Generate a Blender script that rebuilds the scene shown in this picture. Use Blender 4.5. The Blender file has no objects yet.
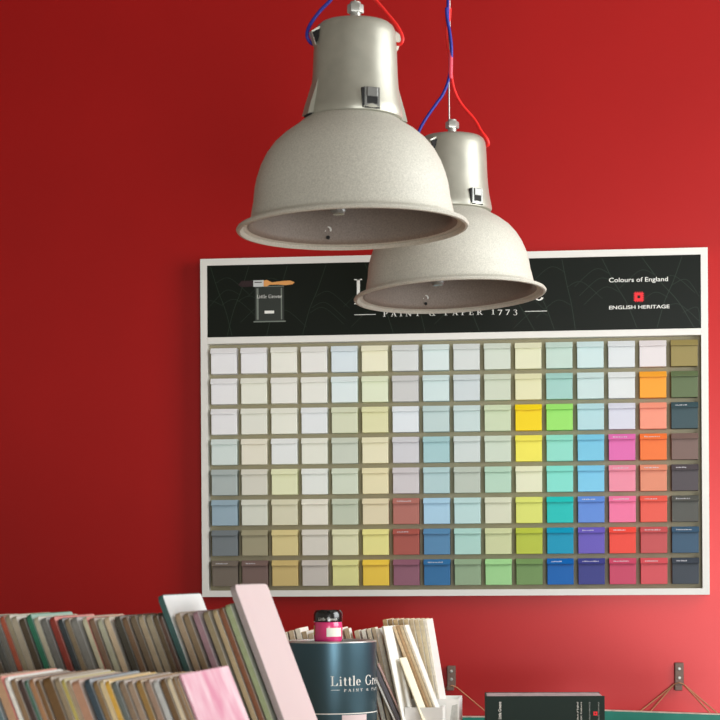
import bpy, bmesh, math, random
from mathutils import Vector, Matrix
random.seed(7)
S = bpy.context.scene
C = S.collection
PI = math.pi

# ------------------------------------------------------------------ camera frame
F_PX = 2000.0; HY = 571.72
CAM = Vector((0.3074, -4.9214, 1.25)); YAW = 0.1085; ROLL = -0.00593
FW = Vector((-math.sin(YAW), math.cos(YAW), 0)); RT = Vector((math.cos(YAW), math.sin(YAW), 0)); UP = Vector((0, 0, 1))
def P(px, py, depth):
    a = px - 360; b = py - HY; c, s = math.cos(ROLL), math.sin(ROLL)
    x = c*a + s*b; y = -s*a + c*b
    return CAM + (FW + RT*(x/F_PX) - UP*(y/F_PX))*depth
def P_plane(px, py, pt, n):
    d = P(px, py, 1.0) - CAM
    return CAM + d*((pt - CAM).dot(n)/d.dot(n))

# ------------------------------------------------------------------ materials
def lin(c):
    return tuple(((v/255)/12.92 if v/255 <= .04045 else ((v/255+.055)/1.055)**2.4) for v in c)
def mat(name, rgb, rough=.6, metal=0., spec=.5, noise=0., scale=60., bump=0., bscale=200., coat=0., linear=False):
    m = bpy.data.materials.new(name); m.use_nodes = True
    nt = m.node_tree; b = nt.nodes['Principled BSDF']
    col = tuple(rgb) if linear else lin(rgb)
    b.inputs['Base Color'].default_value = (*col, 1); b.inputs['Roughness'].default_value = rough
    b.inputs['Metallic'].default_value = metal; b.inputs['Specular IOR Level'].default_value = spec
    b.inputs['Coat Weight'].default_value = coat; b.inputs['Coat Roughness'].default_value = .15
    tc = nt.nodes.new('ShaderNodeTexCoord')
    if noise:
        n = nt.nodes.new('ShaderNodeTexNoise'); n.inputs['Scale'].default_value = scale; n.inputs['Detail'].default_value = 3
        r = nt.nodes.new('ShaderNodeValToRGB')
        r.color_ramp.elements[0].position = .3; r.color_ramp.elements[1].position = .7
        r.color_ramp.elements[0].color = (*[max(0, v*(1-noise)) for v in col], 1)
        r.color_ramp.elements[1].color = (*[min(1, v*(1+noise)) for v in col], 1)
        nt.links.new(tc.outputs['Object'], n.inputs['Vector']); nt.links.new(n.outputs['Fac'], r.inputs['Fac'])
        nt.links.new(r.outputs['Color'], b.inputs['Base Color'])
    if bump:
        n2 = nt.nodes.new('ShaderNodeTexNoise'); n2.inputs['Scale'].default_value = bscale; n2.inputs['Detail'].default_value = 2
        bp = nt.nodes.new('ShaderNodeBump'); bp.inputs['Strength'].default_value = bump; bp.inputs['Distance'].default_value = .001
        nt.links.new(tc.outputs['Object'], n2.inputs['Vector']); nt.links.new(n2.outputs['Fac'], bp.inputs['Height'])
        nt.links.new(bp.outputs['Normal'], b.inputs['Normal'])
    return m

# ------------------------------------------------------------------ object helpers
def tag(o, label=None, cat=None, group=None, kind=None):
    if label: o['label'] = label
    if cat: o['category'] = cat
    if group: o['group'] = group
    if kind: o['kind'] = kind
    return o
def empty(name, loc, label, cat, group=None, rz=0):
    o = bpy.data.objects.new(name, None); C.objects.link(o); o.location = loc; o.rotation_euler = (0, 0, rz)
    o.empty_display_size = .02
    return tag(o, label, cat, group)
def link(name, bm, m, parent=None, smooth=False, M=None):
    if M is not None: bm.transform(M)
    bmesh.ops.recalc_face_normals(bm, faces=bm.faces)
    me = bpy.data.meshes.new(name)
    bm.to_mesh(me); bm.free(); me.materials.append(m)
    if smooth:
        me.polygons.foreach_set('use_smooth', [True]*len(me.polygons))
        me.set_sharp_from_angle(angle=math.radians(40))
    o = bpy.data.objects.new(name, me); C.objects.link(o)
    if parent: o.parent = parent
    return o
def box(bm, x0, y0, z0, x1, y1, z1, bev=0):
    r = bmesh.ops.create_cube(bm, size=1)
    vs = r['verts']
    for v in vs:
        v.co = Vector((x0+(v.co.x+.5)*(x1-x0), y0+(v.co.y+.5)*(y1-y0), z0+(v.co.z+.5)*(z1-z0)))
    if bev:
        es = list({e for v in vs for e in v.link_edges})
        bmesh.ops.bevel(bm, geom=es, offset=bev, segments=2, affect='EDGES', profile=.5)
def lathe(bm, prof, n=64, cx=0, cy=0, closed=False):
    rings = []
    for r, z in prof:
        if r < 1e-6: rings.append([bm.verts.new((cx, cy, z))])
        else: rings.append([bm.verts.new((cx+r*math.cos(2*PI*i/n), cy+r*math.sin(2*PI*i/n), z)) for i in range(n)])
    prs = list(zip(rings, rings[1:])) + ([(rings[-1], rings[0])] if closed else [])
    for a, b in prs:
        for i in range(n):
            j = (i+1) % n
            if len(a) == 1 and len(b) == 1: continue
            if len(a) == 1: bm.faces.new((a[0], b[i], b[j]))
            elif len(b) == 1: bm.faces.new((a[i], a[j], b[0]))
            else: bm.faces.new((a[i], a[j], b[j], b[i]))
def tube(bm, pts, r, n=8, cap=True):
    pts = [Vector(p) for p in pts]; rings = []
    t0 = (pts[1]-pts[0]).normalized(); ref = Vector((0, 0, 1)) if abs(t0.z) < .9 else Vector((0, 1, 0))
    u = t0.cross(ref).normalized()
    for i, p in enumerate(pts):
        t = ((pts[min(i+1, len(pts)-1)]-pts[max(i-1, 0)])).normalized()
        u = (u - t*u.dot(t)).normalized(); v = t.cross(u)
        rings.append([bm.verts.new(p+(u*math.cos(2*PI*k/n)+v*math.sin(2*PI*k/n))*r) for k in range(n)])
    for a, b in zip(rings, rings[1:]):
        for k in range(n): bm.faces.new((a[k], a[(k+1) % n], b[(k+1) % n], b[k]))
    if cap:
        bm.faces.new(rings[0][::-1]); bm.faces.new(rings[-1])
def smooth_path(pts, sub=8):
    pts = [Vector(p) for p in pts]; out = []
    for i in range(len(pts)-1):
        p0 = pts[max(i-1, 0)]; p1 = pts[i]; p2 = pts[i+1]; p3 = pts[min(i+2, len(pts)-1)]
        for k in range(sub):
            t = k/sub
            out.append(.5*((2*p1)+(p2-p0)*t+(2*p0-5*p1+4*p2-p3)*t*t+(3*p1-p0-3*p2+p3)*t**3))
    out.append(pts[-1]); return out
def prism(bm, poly, y0, y1):
    """polygon in (x, z) extruded from y0 to y1"""
    a = [bm.verts.new((x, y0, z)) for x, z in poly]; b = [bm.verts.new((x, y1, z)) for x, z in poly]
    bm.faces.new(a); bm.faces.new(b[::-1]); n = len(poly)
    for i in range(n): bm.faces.new((a[i], a[(i+1) % n], b[(i+1) % n], b[i]))

# ------------------------------------------------------------------ serif lettering (flat polygons in x, z)
TH = .14; TN = .04
def g_rect(out, x0, z0, x1, z1): out.append([(x0, z0), (x1, z0), (x1, z1), (x0, z1)])
def g_arc(out, cx, cz, rx, rz, a0, a1, t=TH, h=TN, n=18):
    for i in range(n):
        a, b = [math.radians(a0+(a1-a0)*k/n) for k in (i, i+1)]
        out.append([(cx+rx*math.cos(a), cz+rz*math.sin(a)), (cx+rx*math.cos(b), cz+rz*math.sin(b)),
                    (cx+(rx-t)*math.cos(b), cz+(rz-h)*math.sin(b)), (cx+(rx-t)*math.cos(a), cz+(rz-h)*math.sin(a))])
def g_line(out, x0, z0, x1, z1, w): out.append([(x0-w/2, z0), (x0+w/2, z0), (x1+w/2, z1), (x1-w/2, z1)])
def glyph(c):
    o = []
    if c == 'L':
        g_rect(o, .12, 0, .12+TH, 1); g_rect(o, 0, 1-TN, .36, 1); g_rect(o, 0, 0, .7, TN); o.append([(.5, 0), (.72, 0), (.74, .3), (.7, .3)]); w = .8
    elif c == 'i':
        g_rect(o, .1, 0, .1+TH, .64); g_rect(o, 0, 0, .32, TN); o.append([(0, .58), (.1, .58), (.1+TH, .67), (0, .61)]); g_arc(o, .155, .87, .075, .075, 0, 360, .074, .074); w = .38
    elif c == 't':
        g_rect(o, .12, .1, .12+TH, .84); g_rect(o, 0, .58, .4, .62); g_arc(o, .29, .12, .17, .13, 180, 320, .11, .05); w = .45
    elif c == 'l':
        g_rect(o, .1, 0, .1+TH, 1); g_rect(o, 0, 0, .32, TN); o.append([(0, .93), (.1, .93), (.1+TH, 1.02), (0, .97)]); w = .37
    elif c == 'e':
        g_arc(o, .28, .32, .28, .33, 0, 318); g_rect(o, .08, .32, .56, .36); w = .63
    elif c == 'G':
        g_arc(o, .5, .5, .5, .53, 42, 322, .15, .05, 26); g_rect(o, .8, .1, .93, .42); g_rect(o, .66, .4, 1.03, .44); o.append([(.86, .68), (.9, .68), (.9, 1), (.87, 1)]); w = 1.1
    elif c == 'r':
        g_rect(o, .1, 0, .1+TH, .6); g_rect(o, 0, 0, .34, TN); o.append([(0, .58), (.1, .58), (.1+TH, .67), (0, .61)]); g_arc(o, .36, .45, .17, .2, 40, 170, .09, .06); g_arc(o, .46, .54, .07, .07, 0, 360, .068, .068); w = .55
    elif c == 'n':
        g_rect(o, .1, 0, .1+TH, .6); g_rect(o, 0, 0, .33, TN); o.append([(0, .58), (.1, .58), (.1+TH, .67), (0, .61)]); g_arc(o, .38, .42, .22, .23, 0, 170, .11, .05); g_rect(o, .49, 0, .6, .42); g_rect(o, .4, 0, .7, TN); w = .75
    elif c == 'P':
        g_rect(o, .12, 0, .25, 1); g_rect(o, 0, .95, .4, 1); g_rect(o, 0, 0, .38, .05); g_arc(o, .3, .74, .34, .26, -90, 90, .13, .06); w = .75
    elif c == 'A':
        g_line(o, .12, 0, .4, 1, .06); g_line(o, .7, 0, .42, 1, .14); g_rect(o, .2, .3, .6, .35); g_rect(o, 0, 0, .26, .05); g_rect(o, .56, 0, .86, .05); w = .92
    elif c == 'I':
        g_rect(o, .12, 0, .25, 1); g_rect(o, 0, .95, .38, 1); g_rect(o, 0, 0, .38, .05); w = .48
    elif c == 'N':
        g_rect(o, .12, 0, .19, 1); g_rect(o, .72, 0, .79, 1); g_line(o, .75, 0, .15, 1, .16); g_rect(o, 0, 0, .32, .05); g_rect(o, .6, .95, .9, 1); g_rect(o, 0, .95, .2, 1); w = .98
    elif c == 'T':
        g_rect(o, .33, 0, .46, 1); g_rect(o, 0, .94, .8, 1); g_rect(o, .2, 0, .6, .05); g_rect(o, 0, .72, .05, 1); g_rect(o, .75, .72, .8, 1); w = .88
    elif c in 'ER':
        g_rect(o, .12, 0, .25, 1); g_rect(o, 0, .95, .6 if c == 'E' else .4, 1); g_rect(o, 0, 0, .66 if c == 'E' else .38, .05)
        if c == 'E': g_rect(o, .2, .48, .5, .53); g_rect(o, .6, .0, .66, .28); g_rect(o, .56, .75, .62, 1); g_rect(o, .46, .4, .5, .62); w = .76
        else: g_arc(o, .3, .74, .34, .26, -90, 90, .13, .06); g_line(o, .72, 0, .4, .5, .14); g_rect(o, .62, 0, .85, .05); w = .9
    elif c == '&':
        g_arc(o, .36, .76, .22, .24, 0, 360, .09, .05); g_arc(o, .34, .28, .34, .3, 60, 360, .12, .05); g_line(o, .8, 0, .26, .7, .12); g_rect(o, .56, .45, .86, .5); w = .95
    elif c == '1':
        g_rect(o, .16, 0, .29, 1); g_rect(o, 0, 0, .44, .05); o.append([(0, .84), (.16, .86), (.29, 1), (.2, 1)]); w = .55
    elif c == '7':
        g_rect(o, 0, .78, .6, .9); g_line(o, .2, -.15, .54, .8, .12); w = .72
    elif c == '3':
        g_arc(o, .28, .66, .26, .22, -90, 150, .11, .05); g_arc(o, .28, .1, .3, .34, -150, 90, .12, .05); w = .7
    elif c == 'S':
        g_arc(o, .3, .74, .27, .26, 50, 270, .12, .06); g_arc(o, .3, .27, .28, .27, -140, 90, .12, .06); w = .7
    elif c == 'H':
        g_rect(o, .12, 0, .25, 1); g_rect(o, .62, 0, .75, 1); g_rect(o, .2, .48, .7, .53)
        for x in (0, .5): g_rect(o, x, 0, x+.37, .05); g_rect(o, x, .95, x+.37, 1)
        w = .96
    else: w = .5
    return o, w
def serif_polys(text, x0, z0, x1, cap, track=.06):
    """polygons of a line of serif text filling x0..x1"""
    adv = [glyph(c) for c in text]
    tot = sum(w for _, w in adv)+track*(len(text)-1)
    sx = (x1-x0)/tot; x = 0; out = []
    for polys, w in adv:
        for pl in polys: out.append([(x0+(x+a)*sx, z0+b*cap) for a, b in pl])
        x += w+track
    return out
def flat_print(name, polys, y, m, parent):
    bm = bmesh.new()
    for pl in polys:
        bm.faces.new([bm.verts.new((a, y, b)) for a, b in pl])
    me = bpy.data.meshes.new(name); bm.normal_update()
    for f in bm.faces:
        if f.normal.y > 0: f.normal_flip()
    bm.to_mesh(me); bm.free(); me.materials.append(m)
    o = bpy.data.objects.new(name, me); C.objects.link(o); o.parent = parent
    return o
def sans_print(name, text, x0, z0, x1, h, y, m, parent, rot=0, bold=0.0):
    cu = bpy.data.curves.new('lettering', 'FONT'); cu.body = text; cu.size = 1; cu.offset = bold
    tmp = bpy.data.objects.new('lettering', cu); C.objects.link(tmp)
    bpy.context.view_layer.update()
    me = bpy.data.meshes.new_from_object(tmp); bpy.data.objects.remove(tmp)
    xs = [v.co.x for v in me.vertices]; ys = [v.co.y for v in me.vertices]
    sx = (x1-x0)/(max(xs)-min(xs)); sy = h/.7
    mx = min(xs)
    for v in me.vertices:
        a = (v.co.x-mx)*sx; b = v.co.y*sy
        if rot: v.co = Vector((x0-b, y, z0+a))
        else: v.co = Vector((x0+a, y, z0+b))
    me.name = name; me.materials.clear(); me.materials.append(m)
    o = bpy.data.objects.new(name, me); C.objects.link(o); o.parent = parent
    return o

# ------------------------------------------------------------------ room
WALL_Y = .05
m_wall = mat('red wall paint', (0.47, .0065, .0060), rough=.33, spec=.5, metal=.25, noise=.03, scale=3, bump=.12, bscale=350, linear=True)
m_ceil = mat('ceiling paint', (160, 154, 146), rough=.9)
m_floor = mat('grey floor', (78, 70, 62), rough=.6, noise=.08, scale=6)
def struct(name, args, m):
    bm = bmesh.new()
    for a in args: box(bm, *a)
    return tag(link(name, bm, m), kind='structure')
struct('wall_back', [(-3.2, WALL_Y, 0, 1.9, WALL_Y+.15, 3.2)], m_wall)
struct('floor', [(-3.2, -6.2, -.1, 1.9, WALL_Y+.15, 0)], m_floor)
struct('ceiling', [(-3.2, -6.2, 3.2, 1.9, WALL_Y+.15, 3.3)], m_ceil)
WX = 1.6; WY0, WY1, WZ0, WZ1 = -2.7, -.35, 1.3, 2.75
m_rw = mat('white wall paint', (215, 208, 200), rough=.8)
struct('wall_right', [(WX, -6.2, 0, WX+.15, WY0, 3.2), (WX, WY1, 0, WX+.15, WALL_Y, 3.2),
                      (WX, WY0, 0, WX+.15, WY1, WZ0), (WX, WY0, WZ1, WX+.15, WY1, 3.2)], m_rw)
m_white = mat('white painted wood', (235, 233, 228), rough=.45)
fr = struct('window_1', [(WX+.04, WY0, WZ0, WX+.1, WY0+.05, WZ1), (WX+.04, WY1-.05, WZ0, WX+.1, WY1, WZ1),
                         (WX+.04, WY0, WZ0, WX+.1, WY1, WZ0+.05), (WX+.04, WY0, WZ1-.05, WX+.1, WY1, WZ1)], m_white)

# ------------------------------------------------------------------ sample board on the wall
BT = CAM.z+.783                       # top of the board
m_frame = mat('board frame white', (236, 234, 226), rough=.4, spec=.5)
m_back = mat('khaki backing', (172, 163, 132), rough=.55, noise=.03, scale=30)
m_head = mat('black green print', (0.004, .007, .004), rough=.3, spec=.3, linear=True)
m_vein = mat('dark green vein print', (28, 48, 31), rough=.35)
m_letter = mat('white print', (240, 240, 232), rough=.5)
m_red = mat('red print', (235, 30, 40), rough=.5)
board = empty('sample_board', (0, WALL_Y, BT), 'large white framed paint colour board with dark printed header on the red wall', 'board')
by = -WALL_Y                          # board front plane in the local frame
bm = bmesh.new()
hw = .6255; fw = .0168; bot = -.8437
for a in ((-hw, by, -fw, hw, 0, 0), (-hw, by, bot, hw, 0, bot+.0155), (-hw, by, bot+.0155, -hw+fw, 0, -fw), (hw-fw, by, bot+.0155, hw, 0, -fw)): box(bm, *a)
link('frame', bm, m_frame, board)
bm = bmesh.new(); box(bm, -hw+fw, by, -.2125, hw-fw, by+.03, -.196, bev=.001); link('divider_bar', bm, m_frame, board)
bm = bmesh.new(); box(bm, -hw+fw, by+.003, -.196, hw-fw, by+.02, -fw)
header = link('header_panel', bm, m_head, board)
bm = bmesh.new(); box(bm, -hw+fw, by+.0301, bot+.0155, hw-fw, by+.038, -.2125); link('backing_panel', bm, m_back, board)
hy = by+.0026
flat_print('header_lettering', serif_polys('Little Greene', -.2393, -.1202, .2361, .062), hy, m_letter, header)
sl = serif_polys('PAINT & PAPER 1773', -.1677, -.1525, .1651, .0125, track=.35)
sl.append([(-.2393, -.1472), (-.186, -.1472), (-.186, -.1458), (-.2393, -.1458)]); sl.append([(.182, -.1472), (.2361, -.1472), (.2361, -.1458), (.182, -.1458)])
flat_print('header_tagline', sl, hy, m_letter, header)
sans_print('colours_of_england_lettering', 'Colours of England', .3872, -.0795, .5297, .0108, hy, m_letter, header, bold=.006)
sans_print('english_heritage_lettering', 'ENGLISH HERITAGE', .3872, -.1455, .533, .0085, hy, m_letter, header, bold=.012)
# square crenellated emblem
em = []; ex, ez, q = .4592, -.1165, .0014
A_, H_ = .0100, .0034
g_rect(em, ex-A_, ez+H_, ex+A_, ez+A_); g_rect(em, ex-A_, ez-A_, ex+A_, ez-H_); g_rect(em, ex-A_, ez-H_, ex-H_, ez+H_); g_rect(em, ex+H_, ez-H_, ex+A_, ez+H_)
for i in (-.0079, -.0027, .0027, .0079):
    for s_ in (-1, 1):
        lo_, hi_ = sorted((s_*A_, s_*(A_+.0024)))
        g_rect(em, ex+i-.0013, ez+lo_, ex+i+.0013, ez+hi_); g_rect(em, ex+lo_, ez+i-.0013, ex+hi_, ez+i+.0013)
flat_print('heritage_emblem', em, hy, m_red, header)
# leaf veins printed across the header
vn = []
def vein(pts, w):
    pts = smooth_path([(x, 0, z) for x, z in pts], 6)
    for a, b in zip(pts, pts[1:]):
        d = (b-a).normalized(); n = Vector((-d.z, 0, d.x))*w/2
        q4 = [(p.x, min(-.018, max(-.195, p.z))) for p in (a-n, b-n, b+n, a+n)]
        if abs((q4[1][0]-q4[0][0])*(q4[2][1]-q4[1][1])-(q4[1][1]-q4[0][1])*(q4[2][0]-q4[1][0])) > 1e-9: vn.append(q4)
rv = random.Random(3)
for k in range(13):
    x = -.60+k*.097; z = -.02
    e = rv.uniform(.03, .13)*rv.choice((-1, 1, 1)); x2 = max(-.6, min(.6, x+e))
    vein([(x, -.02), (x+(x2-x)*.35, -.08), (x+(x2-x)*.7, -.13), (x2, -.194)], .0013)
    for j in range(3):
        t = rv.uniform(.15, .8); sx = x+(x2-x)*t; sz = -.02-.174*t; d = rv.choice((-1, 1))
        vein([(sx, sz), (max(-.605, min(.605, sx+d*.035)), min(-.02, sz+.012)), (max(-.605, min(.605, sx+d*.085)), max(-.19, sz-.03))], .0009)
flat_print('leaf_vein_print', vn, by+.0029, m_vein, header)
# printed tin with brush
m_tinp = mat('grey green tin print', (44, 50, 44), rough=.4); m_tinl = mat('pale tin print', (120, 128, 118), rough=.4)
m_wood_p = mat('orange wood print', (226, 160, 90), rough=.45); m_bristle = mat('dark bristle print', (38, 16, 18), rough=.5); m_steelp = mat('grey ferrule print', (205, 208, 205), rough=.4)
tp = []; g_rect(tp, -.488, -.158, -.415, -.072); flat_print('tin_picture', tp, hy-.0001, m_tinp, header)
tp = []; g_rect(tp, -.484, -.154, -.479, -.076); g_rect(tp, -.423, -.154, -.420, -.076); g_rect(tp, -.492, -.1605, -.411, -.1575); g_rect(tp, -.4880, -.0725, -.415, -.0705)
flat_print('tin_highlight_picture', tp, hy-.0002, m_tinl, header)
flat_print('tin_lettering_picture', serif_polys('Little Greene', -.483, -.1010, -.420, .009), hy-.0003, m_letter, header)
tp = []; g_rect(tp, -.464, -.139, -.440, -.132); flat_print('tin_label_picture', tp, hy-.0003, m_letter, header)
tp = []; tp.append([(-.530, -0.0665), (-.522, -0.0570), (-.490, -0.0565), (-.490, -0.0705), (-.52, -0.0720)]); flat_print('brush_bristles_picture', tp, hy-.0003, m_bristle, header)
tp = []; tp.append([(-.492, -0.0560), (-.466, -0.0555), (-.466, -0.0715), (-.492, -0.0720)]); flat_print('brush_ferrule_picture', tp, hy-.0004, m_steelp, header)
tp = []; g_rect(tp, -.489, -.0620, -.470, -.0600); flat_print('ferrule_band_picture', tp, hy-.0005, m_bristle, header)
tp = []; tp.append([(-.466, -0.0565), (-.458, -0.0555), (-.445, -0.0615), (-.420, -0.0590), (-.400, -0.0580), (-.388, -0.0625), (-.393, -0.0675), (-.41, -0.0695), (-.43, -0.0675), (-.45, -0.0675), (-.458, -0.0715), (-.466, -0.0715)])
flat_print('brush_handle_picture', tp, hy-.0004, m_wood_p, header)

# ------------------------------------------------------------------ the 128 sample tiles
ROWS = [
 [(222,226,220),(216,218,214),(220,221,198),(220,212,206),(206,213,219),(232,221,186),(211,209,207),(212,222,220),(213,213,209),(211,215,197),(233,226,184),(196,218,203),(206,227,226),(226,225,227),(238,221,221),(160,140,84)],
 [(219,220,208),(214,208,192),(220,220,202),(221,214,203),(212,222,219),(220,222,187),(201,195,193),(203,219,218),(204,209,211),(208,212,186),(235,225,173),(158,209,198),(203,224,222),(230,228,227),(255,167,48),(104,117,80)],
 [(215,218,211),(210,204,190),(218,216,196),(217,218,219),(208,206,172),(222,213,157),(220,221,226),(187,206,204),(198,214,212),(206,216,174),(249,212,20),(160,228,110),(178,220,226),(222,216,232),(255,156,130),(62,84,90)],
 [(190,197,192),(214,202,181),(214,217,209),(219,213,197),(194,196,178),(230,216,176),(205,198,203),(158,199,203),(206,212,208),(207,216,193),(247,231,92),(150,223,204),(128,202,230),(236,112,180),(255,124,60),(132,104,96)],
 [(154,161,158),(199,190,174),(214,210,164),(217,214,207),(202,206,182),(230,212,163),(205,192,194),(172,202,204),(188,194,178),(180,215,188),(235,230,190),(138,226,210),(132,206,238),(250,148,170),(240,148,118),(88,78,82)],
 [(138,155,166),(198,194,178),(205,194,162),(220,209,191),(186,190,165),(224,203,162),(176,108,98),(160,201,228),(184,216,214),(222,218,186),(226,226,116),(30,196,190),(104,146,224),(255,124,168),(250,98,82),(92,90,84)],
 [(106,110,113),(147,137,112),(203,184,132),(206,194,180),(216,208,164),(228,216,140),(166,84,74),(88,134,172),(168,212,200),(212,213,152),(190,198,70),(0,154,190),(112,94,192),(255,80,66),(212,88,90),(64,94,120)],
 [(104,92,82),(108,86,80),(190,164,108),(188,174,164),(213,205,140),(230,190,70),(140,90,106),(50,108,156),(148,168,136),(164,212,146),(120,150,92),(0,100,180),(64,66,140),(216,76,108),(230,88,96),(66,72,82)]]
NAMES = [
 "cool white|soft white|ivory|pale shell|icy grey blue|cream yellow|light grey|pale mint white|off white|pale sage|primrose|pale seafoam|pale aqua|bright white|pale blush|olive gold".split('|'),
 "chalk white|warm stone|ivory|pale shell|icy white|pale lime cream|mushroom grey|pale aqua|pale silver|pale khaki|soft yellow|mint green|pale aqua|bright white|vivid orange|olive green".split('|'),
 "chalk white|pale stone|pale cream|cool white|pale khaki|straw yellow|cool white|pale duck egg|pale ice blue|pale lime|vivid golden yellow|bright lime green|light sky blue|pale lilac|salmon pink|dark slate".split('|'),
 "pale grey|pale peach beige|cool white|warm cream|pale sage grey|buttery cream|pale mauve|duck egg blue|pale grey green|pale celery|bright lemon yellow|aqua mint|sky blue|hot pink|bright orange|brown mauve".split('|'),
 "mid grey|warm stone|pale straw|off white|pale sage|peachy cream|pale pink mauve|pale blue|sage grey|soft mint green|pale lemon cream|bright aqua|light sky blue|candy pink|peach orange|dark plum grey".split('|'),
 "blue grey|pale stone|sandy beige|pale peach cream|light sage|apricot cream|dusty brick red|light cornflower blue|pale aqua|pale buttermilk|acid yellow|bright turquoise|cornflower blue|bright rose pink|coral red|charcoal".split('|'),
 "dark slate grey|khaki brown|tan yellow|pale taupe|pale straw|soft yellow|brick red|denim blue|soft aqua green|pale lime yellow|chartreuse|deep turquoise|violet|bright scarlet|muted red|navy slate".split('|'),
 "dark taupe|dark mauve brown|ochre tan|greyish taupe|pale yellow|sunflower yellow|plum|deep denim blue|sage green|light leaf green|moss green|strong royal blue|dark indigo|raspberry pink|coral pink|very dark slate".split('|')]
ORD = ['first', 'second', 'third', 'fourth', 'fifth', 'sixth', 'seventh', 'eighth']
RN = ['top row', 'second row down', 'third row down', 'fourth row down', 'fourth row up', 'third row up', 'second row up', 'bottom row']
PRINTED = {(2,15),(3,13),(3,14),(4,13),(4,14),(4,15),(5,6),(5,12),(5,13),(5,14),(5,15),(6,6),(6,12),(6,13),(6,14),(6,15),(7,7),(7,11),(7,12),(7,13),(7,14),(7,15),(7,0),(7,1)}
m_tiny = mat('faded white print', (215, 215, 220), rough=.5)
TW = .064; PITCH = .0757; D_T = .030
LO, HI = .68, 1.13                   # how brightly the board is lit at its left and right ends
def block_mesh():
    bm = bmesh.new(); box(bm, -TW/2, -D_T, -TW, TW/2, 0, -.0135, bev=.0008)
    me = bpy.data.meshes.new('colour_block'); bm.to_mesh(me); bm.free(); return me
def strip_mesh():
    bm = bmesh.new(); w = TW/2+.0006
    poly = [(0, 0), (-D_T+.001, 0), (-D_T-.0085, -.0122), (-D_T-.0080, -.0140), (-D_T+.002, -.0140), (0, -.0140)]
    a = [bm.verts.new((-w, y, z)) for y, z in poly]; b = [bm.verts.new((w, y, z)) for y, z in poly]
    bm.faces.new(a); bm.faces.new(b[::-1])
    for i in range(6): bm.faces.new((a[i], a[(i+1) % 6], b[(i+1) % 6], b[i]))
    bmesh.ops.recalc_face_normals(bm, faces=bm.faces)
    me = bpy.data.meshes.new('title_strip'); bm.to_mesh(me); bm.free(); return me
bl0 = block_mesh(); st0 = strip_mesh()
for r in range(8):
    for c in range(16):
        rgb = ROWS[r][c]
        if min(rgb) > 150:
            g_ = sum(rgb)/3; rgb = tuple(v+(g_-v)*.22+3 for v in rgb)
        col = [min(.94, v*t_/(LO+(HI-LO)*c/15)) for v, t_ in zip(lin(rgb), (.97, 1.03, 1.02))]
        m = mat('tile paint '+NAMES[r][c], col, rough=.5, spec=.35, linear=True)
        pos = ORD[c]+' from the left' if c < 8 else ('rightmost' if c == 15 else ORD[15-c]+' from the right')
        if c == 0: pos = 'leftmost'
        t = empty('paint_sample_tile', (-.59965+TW/2+c*PITCH, WALL_Y+by+.030, BT-.2235-r*PITCH),
                  f'{NAMES[r][c]} paint sample tile, {pos} in the {RN[r]}', 'paint sample', 'paint sample tiles on the wall board')
        for nm, me0 in (('colour_block', bl0), ('title_strip', st0)):
            me = me0.copy(); me.materials.append(m); o = bpy.data.objects.new(nm, me); C.objects.link(o); o.parent = t
        if (r, c) in PRINTED:
            pr = []; x = -.022; rr = random.Random(r*16+c); end = rr.uniform(.002, .016)
            while x < end:
                w = rr.uniform(.0016, .0032); g_rect(pr, x, -.0088, x+w, -.0088+rr.uniform(.0016, .003)); x += w+rr.uniform(.0008, .0022)
            o = flat_print('title_print', [], 0, m_tiny, t)
            bm = bmesh.new()
            for pl in pr:
                f = []
                for a, b in pl: f.append(bm.verts.new((a, -D_T+.001-.0095*(-b/.0122)-.0003, b)))
                bm.faces.new(f)
            bm.to_mesh(o.data); bm.free()

# ------------------------------------------------------------------ pendant lamps
m_shade = mat('speckled grey cast shade', (190, 187, 174), rough=.55, spec=.4, noise=.16, scale=420, bump=.35, bscale=600)
m_inner = mat('brownish grey inner surface', (122, 110, 99), rough=.6, noise=.2, scale=420, bump=.3, bscale=600)  # inside of the lamp, darker and browner than the outer casting
m_neck = mat('brushed metal housing', (172, 170, 156), rough=.4, metal=.45, noise=.06, scale=40)
m_bolt = mat('zinc bolt', (190, 190, 182), rough=.35, metal=.6)
m_latch = mat('dull latch steel', (128, 128, 124), rough=.4, metal=.6)
m_dark = mat('painted recess shade', (18, 17, 16), rough=.8)  # near-black colour on solid pieces stands in for shade inside the openings
m_blue = mat('blue textile cable', (28, 36, 140), rough=.5); m_redc = mat('red textile cable', (235, 30, 24), rough=.5)
m_wire = mat('steel suspension wire', (196, 190, 184), rough=.35, metal=.6)
m_sleeve = mat('pink heat shrink sleeve', (225, 70, 90), rough=.4)
m_glass = mat('frosted glass bulb', (120, 120, 114), rough=.2, spec=.6)
PROF = [(116,-1.5),(117.3,.5),(116,2.6),(113,3.2),(108.5,4.6),(104.6,6.2),(102.8,9),(101.9,15),(100.2,24),(99.2,28),(98.6,34),(97.6,42),(95.2,52),(91,64),(85,75.5),(77,86),(66.3,95.5),(54.5,103.5),(47,109.5),(40,113)]
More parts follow.
